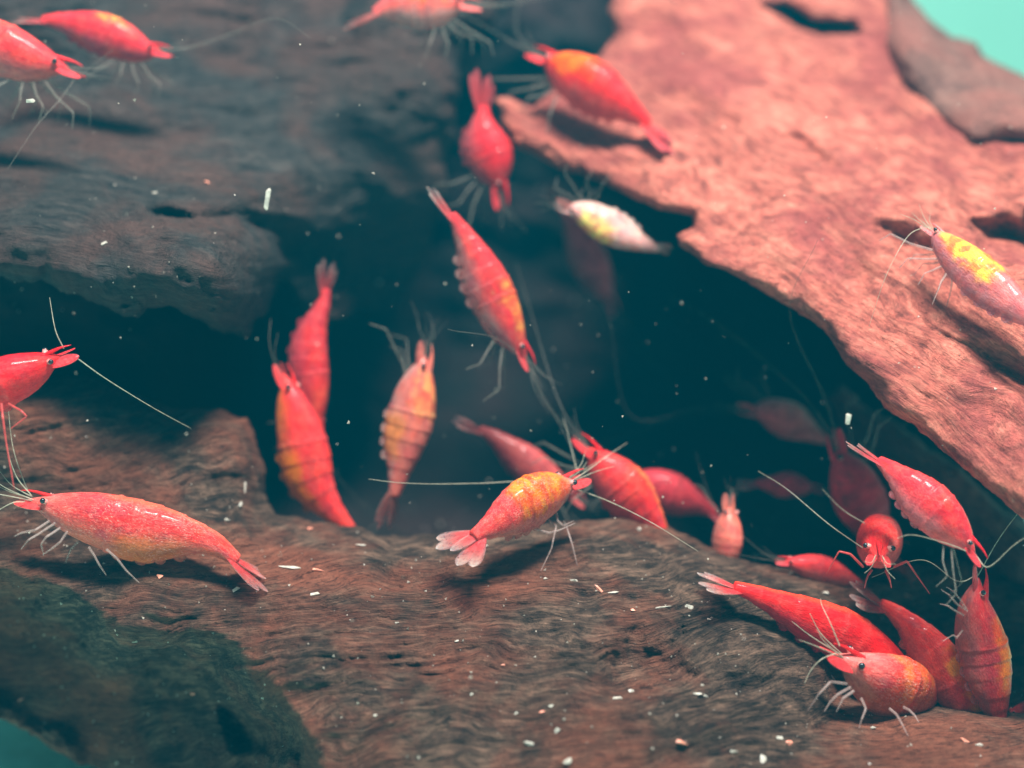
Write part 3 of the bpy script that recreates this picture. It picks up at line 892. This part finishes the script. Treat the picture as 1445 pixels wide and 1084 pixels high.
shrimp('red shrimp facing the front, two dark eyes and a speckled orange cheek, on the log',
       [(1180, 925, 14.20), (1205, 938, 14.25), (1235, 955, 14.40), (1268, 972, 14.70), (1295, 985, 15.10), (1315, 990, 15.60)], (0.45, -0.9), 0.3, 47,
       (0.84, 0.06, 0.06), belly=(0.82, 0.20, 0.08), seed=4, vein=0.6, headpale=0.42, clear=0.12, auto_legs=0, saddle=(0.90, 0.16, 0.03), saddle_at=(0.28, 0.62, -0.6),
       antennae=[[(1185, 912, 14.10), (1172, 880, 14.10), (1160, 855, 14.20), (1158, 845, 14.30)], [(1180, 922, 14.10), (1160, 930, 14.00), (1145, 945, 14.00), (1135, 965, 14.00)]],
       legs=[[(1195, 965, 14.10), (1172, 962, 14.00), (1155, 980, 13.95), (1140, 1003, 14.00)], [(1200, 970, 14.10), (1182, 980, 14.00), (1172, 990, 14.00), (1163, 1004, 14.00)],
             [(1205, 975, 14.05), (1190, 985, 14.00), (1185, 995, 14.00), (1180, 1005, 14.00)], [(1215, 985, 14.10), (1222, 1000, 14.05), (1216, 1015, 14.00), (1212, 1028, 14.00)],
             [(1255, 1000, 14.25), (1265, 1008, 14.20), (1273, 1022, 14.10), (1283, 1042, 14.05)], [(1275, 998, 14.30), (1283, 1002, 14.25), (1291, 1010, 14.20), (1297, 1020, 14.15)]])

shrimp('dusky red shrimp with golden saddle, head down behind the log ledge, tail raised',
       [(1395, 1040, 15.0), (1375, 1010, 15.0), (1348, 968, 15.0), (1322, 930, 15.0), (1292, 893, 15.05), (1262, 865, 15.1), (1242, 852, 15.1)], (0.85, -0.5), 0.35, 34,
       (0.80, 0.07, 0.05), belly=(0.70, 0.12, 0.09), saddle=(0.94, 0.27, 0.01), saddle_at=(0.10, 0.55, 0.15), seed=5, fan='fan_pale', auto_legs=4, antennae=[])

shrimp('upright dusky shrimp with glowing orange saddle and pale claws, at the shaded branch',
       [(1380, 815, 14.65), (1378, 850, 14.65), (1382, 885, 14.70), (1390, 925, 14.75), (1398, 965, 14.75), (1404, 1005, 14.80), (1408, 1040, 14.85)], (1, -0.1), 0.25, 36,
       (0.60, 0.055, 0.07), belly=(0.42, 0.13, 0.13), saddle=(0.95, 0.20, 0.008), saddle_at=(0.26, 0.72, 0.30), seed=6, auto_legs=0, whisk=False, clear=0.15,
       antennae=[[(1378, 812, 14.65), (1350, 820, 14.45), (1300, 790, 14.75), (1230, 815, 14.95)], [(1380, 812, 14.75), (1410, 760, 14.75), (1440, 720, 14.75)]],
       legs=[[(1362, 860, 14.45), (1350, 852, 14.40), (1340, 840, 14.35), (1328, 832, 14.35)], [(1360, 868, 14.45), (1348, 862, 14.40), (1338, 855, 14.35), (1326, 852, 14.35)],
             [(1365, 862, 14.55), (1355, 846, 14.45), (1346, 835, 14.35), (1335, 828, 14.35)], [(1358, 890, 14.55), (1350, 900, 14.45), (1345, 896, 14.45), (1330, 905, 14.45)]])

shrimp('pinkish red shrimp heading down under the edge of the salmon slab, one dark eye showing',
       [(1375, 780, 14.15), (1352, 752, 14.20), (1322, 722, 14.25), (1290, 692, 14.35), (1262, 668, 14.45), (1240, 650, 14.55)], (0.72, -0.68), 0.35, 34,
       (0.80, 0.065, 0.10), belly=(0.80, 0.20, 0.22), seed=7, auto_legs=3, leg_mat='leg_dim', whisk=False, stripe=(0.86, 0.05, 0.05),
       antennae=[[(1378, 785, 14.15), (1345, 770, 14.05), (1290, 755, 13.95), (1265, 760, 13.95)], [(1378, 785, 14.15), (1395, 800, 14.05), (1430, 770, 13.95), (1460, 750, 13.95)]])

shrimp('bright red shrimp seen head-on with one leg bent, under the pinkish red shrimp',
       [(1240, 792, 14.55), (1240, 782, 14.65), (1240, 772, 14.85), (1241, 764, 15.25), (1242, 758, 15.75), (1243, 756, 16.35)], (0.02, -1), 0.35, 37,
       (0.86, 0.045, 0.05), belly=(0.82, 0.16, 0.15), seed=8, auto_legs=0, leg_mat='leg_red', widthk=1.12,
       antennae=[[(1220, 775, 14.85), (1170, 740, 14.95), (1110, 690, 15.15), (1070, 665, 15.35)], [(1232, 745, 15.15), (1190, 720, 15.45), (1160, 690, 15.75)]],
       legs=[[(1218, 800, 14.85), (1200, 782, 14.75), (1184, 778, 14.75), (1165, 812, 14.85)], [(1230, 805, 14.75), (1225, 812, 14.65), (1222, 820, 14.65), (1220, 830, 14.65)],
             [(1250, 805, 14.75), (1253, 812, 14.65), (1256, 820, 14.65), (1258, 830, 14.65)], [(1262, 800, 14.85), (1280, 792, 14.75), (1292, 810, 14.75), (1312, 838, 14.65)]])

shrimp('small pink-red shrimp head poking over the log crest beside the head-on red shrimp',
       [(1105, 792, 16.0), (1130, 796, 16.0), (1155, 802, 16.05), (1185, 812, 16.1), (1215, 825, 16.2)], (0.1, -1), 0.3, 20,
       (0.80, 0.10, 0.11), belly=(0.75, 0.28, 0.25), seed=9, auto_legs=4, detail=0)

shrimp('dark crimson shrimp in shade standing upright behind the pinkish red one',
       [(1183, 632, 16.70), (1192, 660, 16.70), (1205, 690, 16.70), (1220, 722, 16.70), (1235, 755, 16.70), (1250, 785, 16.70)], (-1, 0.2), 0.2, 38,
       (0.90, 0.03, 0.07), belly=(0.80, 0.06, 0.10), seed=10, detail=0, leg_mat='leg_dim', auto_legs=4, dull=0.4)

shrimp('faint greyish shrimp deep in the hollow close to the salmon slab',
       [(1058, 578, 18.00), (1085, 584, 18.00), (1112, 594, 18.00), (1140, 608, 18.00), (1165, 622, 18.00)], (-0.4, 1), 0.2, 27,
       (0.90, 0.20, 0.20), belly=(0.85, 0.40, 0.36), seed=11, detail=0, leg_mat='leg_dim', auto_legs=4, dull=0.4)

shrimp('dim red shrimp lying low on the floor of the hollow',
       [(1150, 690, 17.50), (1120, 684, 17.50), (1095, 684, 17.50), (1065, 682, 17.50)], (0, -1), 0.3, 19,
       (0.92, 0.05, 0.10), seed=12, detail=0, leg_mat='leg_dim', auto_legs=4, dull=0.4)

shrimp('small orange-pink shrimp back rising from behind the log crest',
       [(1030, 715, 16.4), (1029, 735, 16.4), (1027, 760, 16.4), (1024, 790, 16.4), (1020, 820, 16.4)], (0.2, -0.2), 0.9, 25,
       (0.72, 0.20, 0.14), belly=(0.6, 0.3, 0.25), seed=13, detail=0, auto_legs=2, antennae=[])

shrimp('red shrimp with a glowing orange back line, arched behind the orange-saddled shrimp',
       [(828, 632, 16.4), (846, 650, 16.4), (870, 676, 16.4), (898, 708, 16.4), (922, 738, 16.4), (938, 765, 16.4)], (0.75, -0.66), 0.25, 36,
       (0.78, 0.045, 0.06), belly=(0.62, 0.06, 0.07), stripe=(0.95, 0.22, 0.06), seed=14, auto_legs=6, leg_mat='leg_dim')

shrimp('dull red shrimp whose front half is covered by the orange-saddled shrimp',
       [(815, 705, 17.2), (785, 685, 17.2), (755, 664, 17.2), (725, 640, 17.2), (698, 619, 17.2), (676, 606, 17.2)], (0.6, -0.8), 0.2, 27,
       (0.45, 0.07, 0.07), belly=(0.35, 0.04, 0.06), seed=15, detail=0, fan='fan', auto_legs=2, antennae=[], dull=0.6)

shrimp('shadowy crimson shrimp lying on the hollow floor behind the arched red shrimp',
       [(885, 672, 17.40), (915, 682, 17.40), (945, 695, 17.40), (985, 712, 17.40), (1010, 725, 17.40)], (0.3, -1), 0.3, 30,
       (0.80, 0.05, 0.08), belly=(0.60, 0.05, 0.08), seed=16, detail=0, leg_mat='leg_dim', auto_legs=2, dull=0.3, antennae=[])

shrimp('pale shrimp with yellow-orange patches standing upright with its tail on the log crest',
       [(598, 500, 16.7), (594, 530, 16.7), (585, 570, 16.7), (574, 615, 16.7), (564, 660, 16.7), (556, 700, 16.7)], (1, 0.1), 0.3, 34,
       (0.70, 0.19, 0.14), belly=(0.62, 0.34, 0.30), saddle=(0.88, 0.30, 0.10), saddle_at=(0.10, 0.44, 0.1), eggs=(0.82, 0.29, 0.06), seed=17, fan='fan', clear=0.15,
       antennae=[[(600, 485, 16.7), (592, 465, 16.7), (588, 445, 16.8), (580, 425, 16.9)], [(604, 485, 16.7), (612, 470, 16.7), (605, 440, 16.8)]],
       auto_legs=3, leg_mat='leg_dim')

shrimp('deep red shrimp climbing down head first with its tail fan raised, beside the shaded trunk',
       [(446, 612, 17.2), (445, 585, 17.2), (440, 545, 17.2), (436, 505, 17.2), (442, 465, 17.2), (455, 430, 17.2), (460, 408, 17.2)], (1, 0.0), 0.3, 28,
       (0.66, 0.050, 0.070), belly=(0.52, 0.05, 0.08), saddle=(0.85, 0.07, 0.04), saddle_at=(0.05, 0.35, 0.2), seed=18, fan='fan', auto_legs=4, leg_mat='leg_dim', detail=1)

shrimp('bright red shrimp with a golden orange flank, its tail dipping behind the log crest',
       [(400, 528, 16.7), (410, 556, 16.7), (422, 598, 16.7), (431, 640, 16.7), (443, 682, 16.7), (466, 718, 16.7), (498, 752, 16.7)], (1, -0.25), 0.35, 36,
       (0.82, 0.10, 0.085), belly=(0.85, 0.22, 0.03), eggs=(0.95, 0.26, 0.008), seed=19, whisk=False, auto_legs=0, leg_mat='leg_dim', egg_bulge=0.1,
       antennae=[[(396, 530, 16.3), (385, 505, 16.3), (380, 480, 16.3), (382, 450, 16.4)], [(398, 530, 16.3), (388, 500, 16.2), (392, 470, 16.2)]])

shrimp('long slender shrimp with see-through belly and red back, head down in the hollow',
       [(742, 508, 16.3), (728, 482, 16.3), (706, 440, 16.3), (684, 395, 16.3), (664, 352, 16.3), (645, 318, 16.3), (636, 303, 16.3)], (1, -0.4), 0.15, 34,
       (0.74, 0.10, 0.11), belly=(0.42, 0.22, 0.21), saddle=(0.85, 0.28, 0.06), saddle_at=(0.15, 0.50, 0.35), stripe=(0.9, 0.06, 0.06), seed=20, clear=0.45, fan='fan_pale',
       antennae=[[(750, 520, 16.3), (765, 560, 16.2), (790, 600, 16.1), (812, 645, 16.0)], [(748, 520, 16.3), (755, 550, 16.2), (775, 585, 16.2)]], auto_legs=4, leg_mat='leg_dim')

shrimp('solid crimson shrimp pointing head down beside the tip of the salmon slab',
       [(704, 270, 18.0), (701, 252, 18.0), (694, 226, 18.0), (685, 200, 18.0), (680, 172, 18.0), (682, 150, 18.0)], (1, -0.2), 0.4, 34,
       (0.70, 0.030, 0.070), belly=(0.60, 0.10, 0.12), seed=21, mott=0.3, vein=0.06, fan='fan_red', auto_legs=6, detail=1, antennae=[])

shrimp('orange-saddled bright red shrimp resting on top of the salmon slab, shadow beneath it',
       [(766, 82, 18.0), (785, 91, 17.9), (812, 106, 17.75), (850, 130, 17.65), (885, 154, 17.6), (915, 176, 17.6)], (0.5, -0.85), 0.45, 37,
       (0.84, 0.050, 0.060), belly=(0.80, 0.10, 0.10), saddle=(0.98, 0.14, 0.002), saddle_at=(0.14, 0.50, 0.0), seed=22, mott=0.25, vein=0.06, fan='fan_red', auto_legs=8)

shrimp('nearly white shrimp with a yellow patch, floating close under the rim of the salmon slab',
       [(796, 291, 17.2), (824, 302, 17.2), (858, 320, 17.2), (895, 338, 17.2), (930, 351, 17.2)], (-0.5, 0.85), 0.3, 25,
       (0.74, 0.46, 0.42), belly=(0.74, 0.58, 0.50), saddle=(0.95, 0.66, 0.18), saddle_at=(0.18, 0.55, -0.1), seed=23, detail=1, fan_scale=0.6, auto_legs=6, leg_mat='leg_dim', dull=1.0, antennae=[])

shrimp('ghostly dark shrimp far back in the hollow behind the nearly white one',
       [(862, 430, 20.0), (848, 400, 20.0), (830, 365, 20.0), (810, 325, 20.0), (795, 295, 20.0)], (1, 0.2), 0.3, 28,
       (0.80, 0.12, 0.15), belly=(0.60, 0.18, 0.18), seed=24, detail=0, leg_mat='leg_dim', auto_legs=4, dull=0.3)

shrimp('pink shrimp with orange back up on the shaded trunk top, partly out of view',
       [(655, 8, 17.6), (630, 6, 17.6), (600, 6, 17.6), (570, 8, 17.6), (545, 14, 17.6), (528, 20, 17.6)], (0, -1), 0.2, 34,
       (0.82, 0.16, 0.14), belly=(0.74, 0.44, 0.40), saddle=(0.95, 0.26, 0.04), saddle_at=(0.2, 0.6, 0.0), seed=25, auto_legs=8)

shrimp('rosy red shrimp crossing the shaded trunk, tail fan behind it',
       [(228, 72, 17.0), (205, 70, 17.0), (170, 56, 17.0), (130, 42, 17.0), (90, 32, 17.0), (60, 29, 17.0)], (0.35, -0.93), 0.25, 29,
       (0.80, 0.06, 0.11), belly=(0.62, 0.08, 0.13), saddle=(0.92, 0.30, 0.05), saddle_at=(0.34, 0.54, 0.5), seed=26, auto_legs=8)

shrimp('pink-red shrimp with a dark eye and long feelers, below the rosy one',
       [(98, 99, 16.0), (76, 92, 16.0), (35, 80, 16.0), (-15, 62, 16.0), (-70, 45, 16.0), (-120, 32, 16.0)], (0.35, -0.93), 0.25, 38,
       (0.80, 0.10, 0.12), belly=(0.76, 0.22, 0.20), stripe=(0.9, 0.08, 0.05), seed=27, auto_legs=8,
       antennae=[[(112, 108, 15.9), (140, 85, 15.8), (160, 70, 15.8)], [(105, 112, 15.9), (85, 140, 15.7), (50, 180, 15.5), (10, 240, 15.3)]])

shrimp('intense red shrimp seen from above, reaching out over the gap below the trunk',
       [(86, 503, 14.45), (66, 511, 14.40), (30, 527, 14.35), (-20, 548, 14.30), (-70, 565, 14.25), (-120, 580, 14.25)], (-0.3, -0.9), 0.7, 38,
       (0.88, 0.025, 0.05), belly=(0.86, 0.05, 0.06), mott=0.3, vein=0.06, seed=28, auto_legs=0, leg_mat='leg_red', whisk=False,
       antennae=[[(108, 505, 14.45), (150, 535, 14.55), (215, 575, 14.85), (270, 605, 15.15)], [(90, 492, 14.45), (78, 465, 14.45), (70, 420, 14.55)]],
       legs=[[(12, 570, 14.25), (30, 580, 14.15), (38, 588, 14.15), (15, 605, 14.15)], [(2, 570, 14.15), (4, 590, 14.05), (8, 620, 14.05), (20, 690, 13.95)]])

shrimp('translucent mauve shrimp with a bright yellow saddle on the salmon slab',
       [(1312, 325, 15.2), (1335, 345, 15.0), (1370, 378, 14.8), (1408, 412, 14.6), (1450, 446, 14.4), (1490, 478, 14.3)], (0.72, -0.68), 0.45, 31,
       (0.74, 0.22, 0.22), belly=(0.48, 0.22, 0.27), saddle=(0.95, 0.56, 0.05), saddle_at=(0.12, 0.56, -0.15), stripe=(0.85, 0.10, 0.08), seed=29, clear=0.2,
       antennae=[[(1305, 320, 15.1), (1280, 335, 14.9), (1250, 390, 14.8), (1226, 462, 14.9)], [(1308, 322, 15.1), (1290, 310, 15.0), (1270, 302, 15.0)]], auto_legs=8)

shrimp('sliver of a red shrimp low behind the log ledge beyond the upright dusky shrimp',
       [(1422, 1006, 15.1), (1445, 1002, 15.1), (1475, 1000, 15.1), (1510, 1000, 15.1)], (0, -1), 0.3, 15,
       (0.75, 0.05, 0.09), seed=30, detail=0, auto_legs=0, antennae=[])


# ------------------------------------------------------------------ food flakes and specks
def surf(x, y):
    """the nearest driftwood surface seen through a pixel: (point, normal, depth in cm)"""
    org = Vector(CAM); p = P(x, y, 20.0); d = (Vector(p) - org).normalized()
    best = None
    for bi, b in enumerate(BVH):
        h = b.ray_cast(org, d)
        if h[0] is not None and (best is None or h[3] < best[2]):
            best = (h[0], h[1], h[3], bi)
    return best


def chunk(seedv, n=9):
    rr = random.Random(seedv)
    import bmesh
    bm = bmesh.new()
    for i in range(n):
        a = Vector((rr.gauss(0, 1), rr.gauss(0, 1), rr.gauss(0, 1))).normalized()
        bm.verts.new(a * rr.uniform(0.75, 1.0))
    bmesh.ops.convex_hull(bm, input=bm.verts)
    me = bpy.data.meshes.new('flake')
    bm.to_mesh(me); bm.free()
    return me


flakes = [(410, 802, 20, 4, 0), (448, 806, 11, 4, 5), (445, 840, 9, 5, 40), (770, 818, 5, 4, 0), (808, 819, 9, 4, 3), (845, 832, 10, 4, -40), (866, 837, 10, 3, 8), (935, 858, 15, 3, -10),
          (973, 857, 8, 5, -20), (893, 862, 5, 4, 0), (785, 1031, 7, 5, 30), (748, 1050, 10, 5, -10), (800, 1074, 9, 5, 10), (960, 1049, 11, 5, -15), (872, 987, 9, 5, -5), (890, 975, 7, 4, 20),
          (995, 982, 9, 3, -30), (1113, 1049, 7, 5, 30), (1075, 1072, 8, 6, 60), (1035, 1062, 7, 4, 5), (1100, 1042, 7, 4, 0), (765, 1005, 6, 3, 20), (728, 1007, 5, 3, 15), (778, 997, 5, 3, 40),
          (510, 771, 10, 4, -20), (437, 748, 5, 5, 45), (345, 690, 14, 3, 65), (338, 712, 7, 4, 60), (332, 832, 9, 4, 25), (226, 815, 6, 5, 0), (683, 772, 8, 4, -30), (320, 735, 5, 4, 0),
          (148, 345, 6, 5, 30), (292, 258, 7, 3, -60), (534, 398, 6, 4, -10), (219, 273, 5, 3, 0), (1165, 838, 6, 4, 20), (1280, 842, 8, 4, -35), (1175, 958, 7, 3, -60), (1232, 1029, 6, 5, 70),
          (1380, 1052, 9, 4, -30), (1362, 1046, 8, 3, -40), (985, 980, 8, 3, -30), (1000, 875, 4, 3, 0), (371, 985, 5, 3, 40), (272, 978, 6, 3, 35), (900, 748, 6, 6, 0), (1040, 768, 6, 4, 20), (1066, 788, 6, 4, -20),
          (29, 988, 5, 3, 20), (190, 905, 5, 3, 20), (530, 1010, 4, 3, 20), (665, 980, 4, 3, 20), (710, 938, 4, 3, 20), (645, 905, 4, 2, 20), (560, 880, 4, 3, 20)]
protos = [chunk(100 + i) for i in range(6)]
for pm in protos:
    pm.materials.append(M['flake_white'])
protos_r = [pm.copy() for pm in protos]
for pm in protos_r:
    pm.materials.clear(); pm.materials.append(M['flake_red'])
for i, (x, y, a, b, ang) in enumerate(flakes):
    h = surf(x, y)
    if h is None:
        continue
    red = i % 4 == 1
    ob = bpy.data.objects.new('food_flake', (protos_r if red else protos)[i % 6])
    COL.objects.link(ob)
    sc = h[2] / FPX
    nrm = h[1] if h[1].dot(Vector(FWD)) < 0 else -h[1]
    q = math.radians(ang)
    dx = Vector(RIGHT * math.cos(q) + UPV * math.sin(q))
    dx = (dx - nrm * dx.dot(nrm)).normalized()
    dy = nrm.cross(dx)
    mat = Matrix((dx, dy, nrm)).transposed().to_4x4()
    ob.matrix_world = Matrix.Translation(h[0] + nrm * b * 0.35 * sc) @ mat @ Matrix.Diagonal((a * sc, b * sc, b * 0.6 * sc, 1))
    cn = 'reddish' if red else 'white'
    kind = 'sliver' if a / b >= 2.2 else 'crumb'
    on = ('brown log with the ledge', 'dark grey-brown trunk', 'salmon slab', 'greyish branch', 'shaded branch', 'hollow floor')[h[3]]
    tag(ob, 'tiny %s food %s lying on the %s' % (cn, kind, on), 'food flake', '%s food %ss on the %s' % (cn, kind, on))

for x, y, d, a, b, ang, lab in [(378, 280, 14.0, 20, 6, 80, 'elongated bright particle drifting in front of the shaded trunk'), (1197, 591, 14.0, 10, 7, 80, 'round bright particle drifting in front of the hollow'),
                                (43, 143, 14.4, 8, 5, 0, 'bright particle under the feelers of the pink-red shrimp on the trunk')]:
    ob = bpy.data.objects.new('drifting_particle', protos[2])
    COL.objects.link(ob)
    q = math.radians(ang); sc = d * CM / FPX
    dx = Vector(RIGHT * math.cos(q) + UPV * math.sin(q)); dz = Vector(-FWD); dy = dz.cross(dx)
    ob.matrix_world = Matrix.Translation(Vector(P(x, y, d))) @ Matrix((dx, dy, dz)).transposed().to_4x4() @ Matrix.Diagonal((a * sc, b * sc, b * sc, 1))
    tag(ob, lab, 'particle', 'bright particles drifting in the water')

# specks too many to count: one object
V = []; F = []
tv = np.array([(1, 1, 1), (-1, -1, 1), (-1, 1, -1), (1, -1, -1)], float)


def speck(p, r):
    k = len(V)
    ax = np.array([[rng.gauss(0, 1) for _ in range(3)] for _ in range(3)])
    qm, _ = np.linalg.qr(ax)
    st = np.array([1, rng.uniform(0.5, 1), rng.uniform(0.4, 0.8)])
    for t in tv:
        V.append(np.array(p) + qm @ (t * r * st))
    F.extend([(k, k + 1, k + 2), (k, k + 3, k + 1), (k, k + 2, k + 3), (k + 1, k + 3, k + 2)])


for i in range(650):
    x = rng.uniform(0, W); y = rng.uniform(700, H) if i % 3 else rng.uniform(200, H)
    h = surf(x, y)
    if h is None:
        continue
    nrm = h[1] if h[1].dot(Vector(FWD)) < 0 else -h[1]
    r = abs(rng.gauss(0, 1)) * 0.8 + 0.5
    speck(h[0] + nrm * r * 0.4 * h[2] / FPX, r * h[2] / FPX)
for i in range(300):
    x = rng.uniform(0, W); y = rng.uniform(0, 800) if i % 4 else rng.uniform(0, H)
    if i % 3 == 0:
        x = rng.gauss(880, 170); y = rng.gauss(560, 110)
    h = surf(x, y)
    dmax = 22.0 if h is None else (Vector(P(x, y, 20.0)) - Vector(CAM)).length and h[2] / CM * 0.97
    d = rng.uniform(12.8, max(13.0, dmax - 0.3))
    r = abs(rng.gauss(0, 1)) * 0.7 + 0.45
    speck(P(x, y, d), r * d * CM / FPX)
ob = link('suspended_specks', mesh('suspended_specks', V, F), M['speck'], smooth=False)
tag(ob, 'fine pale specks suspended in the water and settled on the driftwood', 'specks', kind='stuff')

# ------------------------------------------------------------------ the water itself: a closed box of even density
x0, x1, y0, y1, z0, z1 = -1.0, 1.0, -0.05, 0.58, -1.0, 0.34
me = mesh('haze', [(x0, y0, z0), (x1, y0, z0), (x1, y1, z0), (x0, y1, z0), (x0, y0, z1), (x1, y0, z1), (x1, y1, z1), (x0, y1, z1)],
          [(0, 3, 2, 1), (4, 5, 6, 7), (0, 1, 5, 4), (1, 2, 6, 5), (2, 3, 7, 6), (3, 0, 4, 7)])
hm = bpy.data.materials.new('teal_water')
t, out = nt(hm)
pv = N(t, 'ShaderNodeVolumePrincipled')
pv.inputs['Color'].default_value = (0.0, 0.66, 1.0, 1)
pv.inputs['Density'].default_value = 0.44
pv.inputs['Anisotropy'].default_value = 0.2
t.links.new(pv.outputs[0], out.inputs['Volume'])
ob = link('haze', me, hm, smooth=False)
tag(ob, 'slightly cloudy teal aquarium water', 'water', kind='stuff')
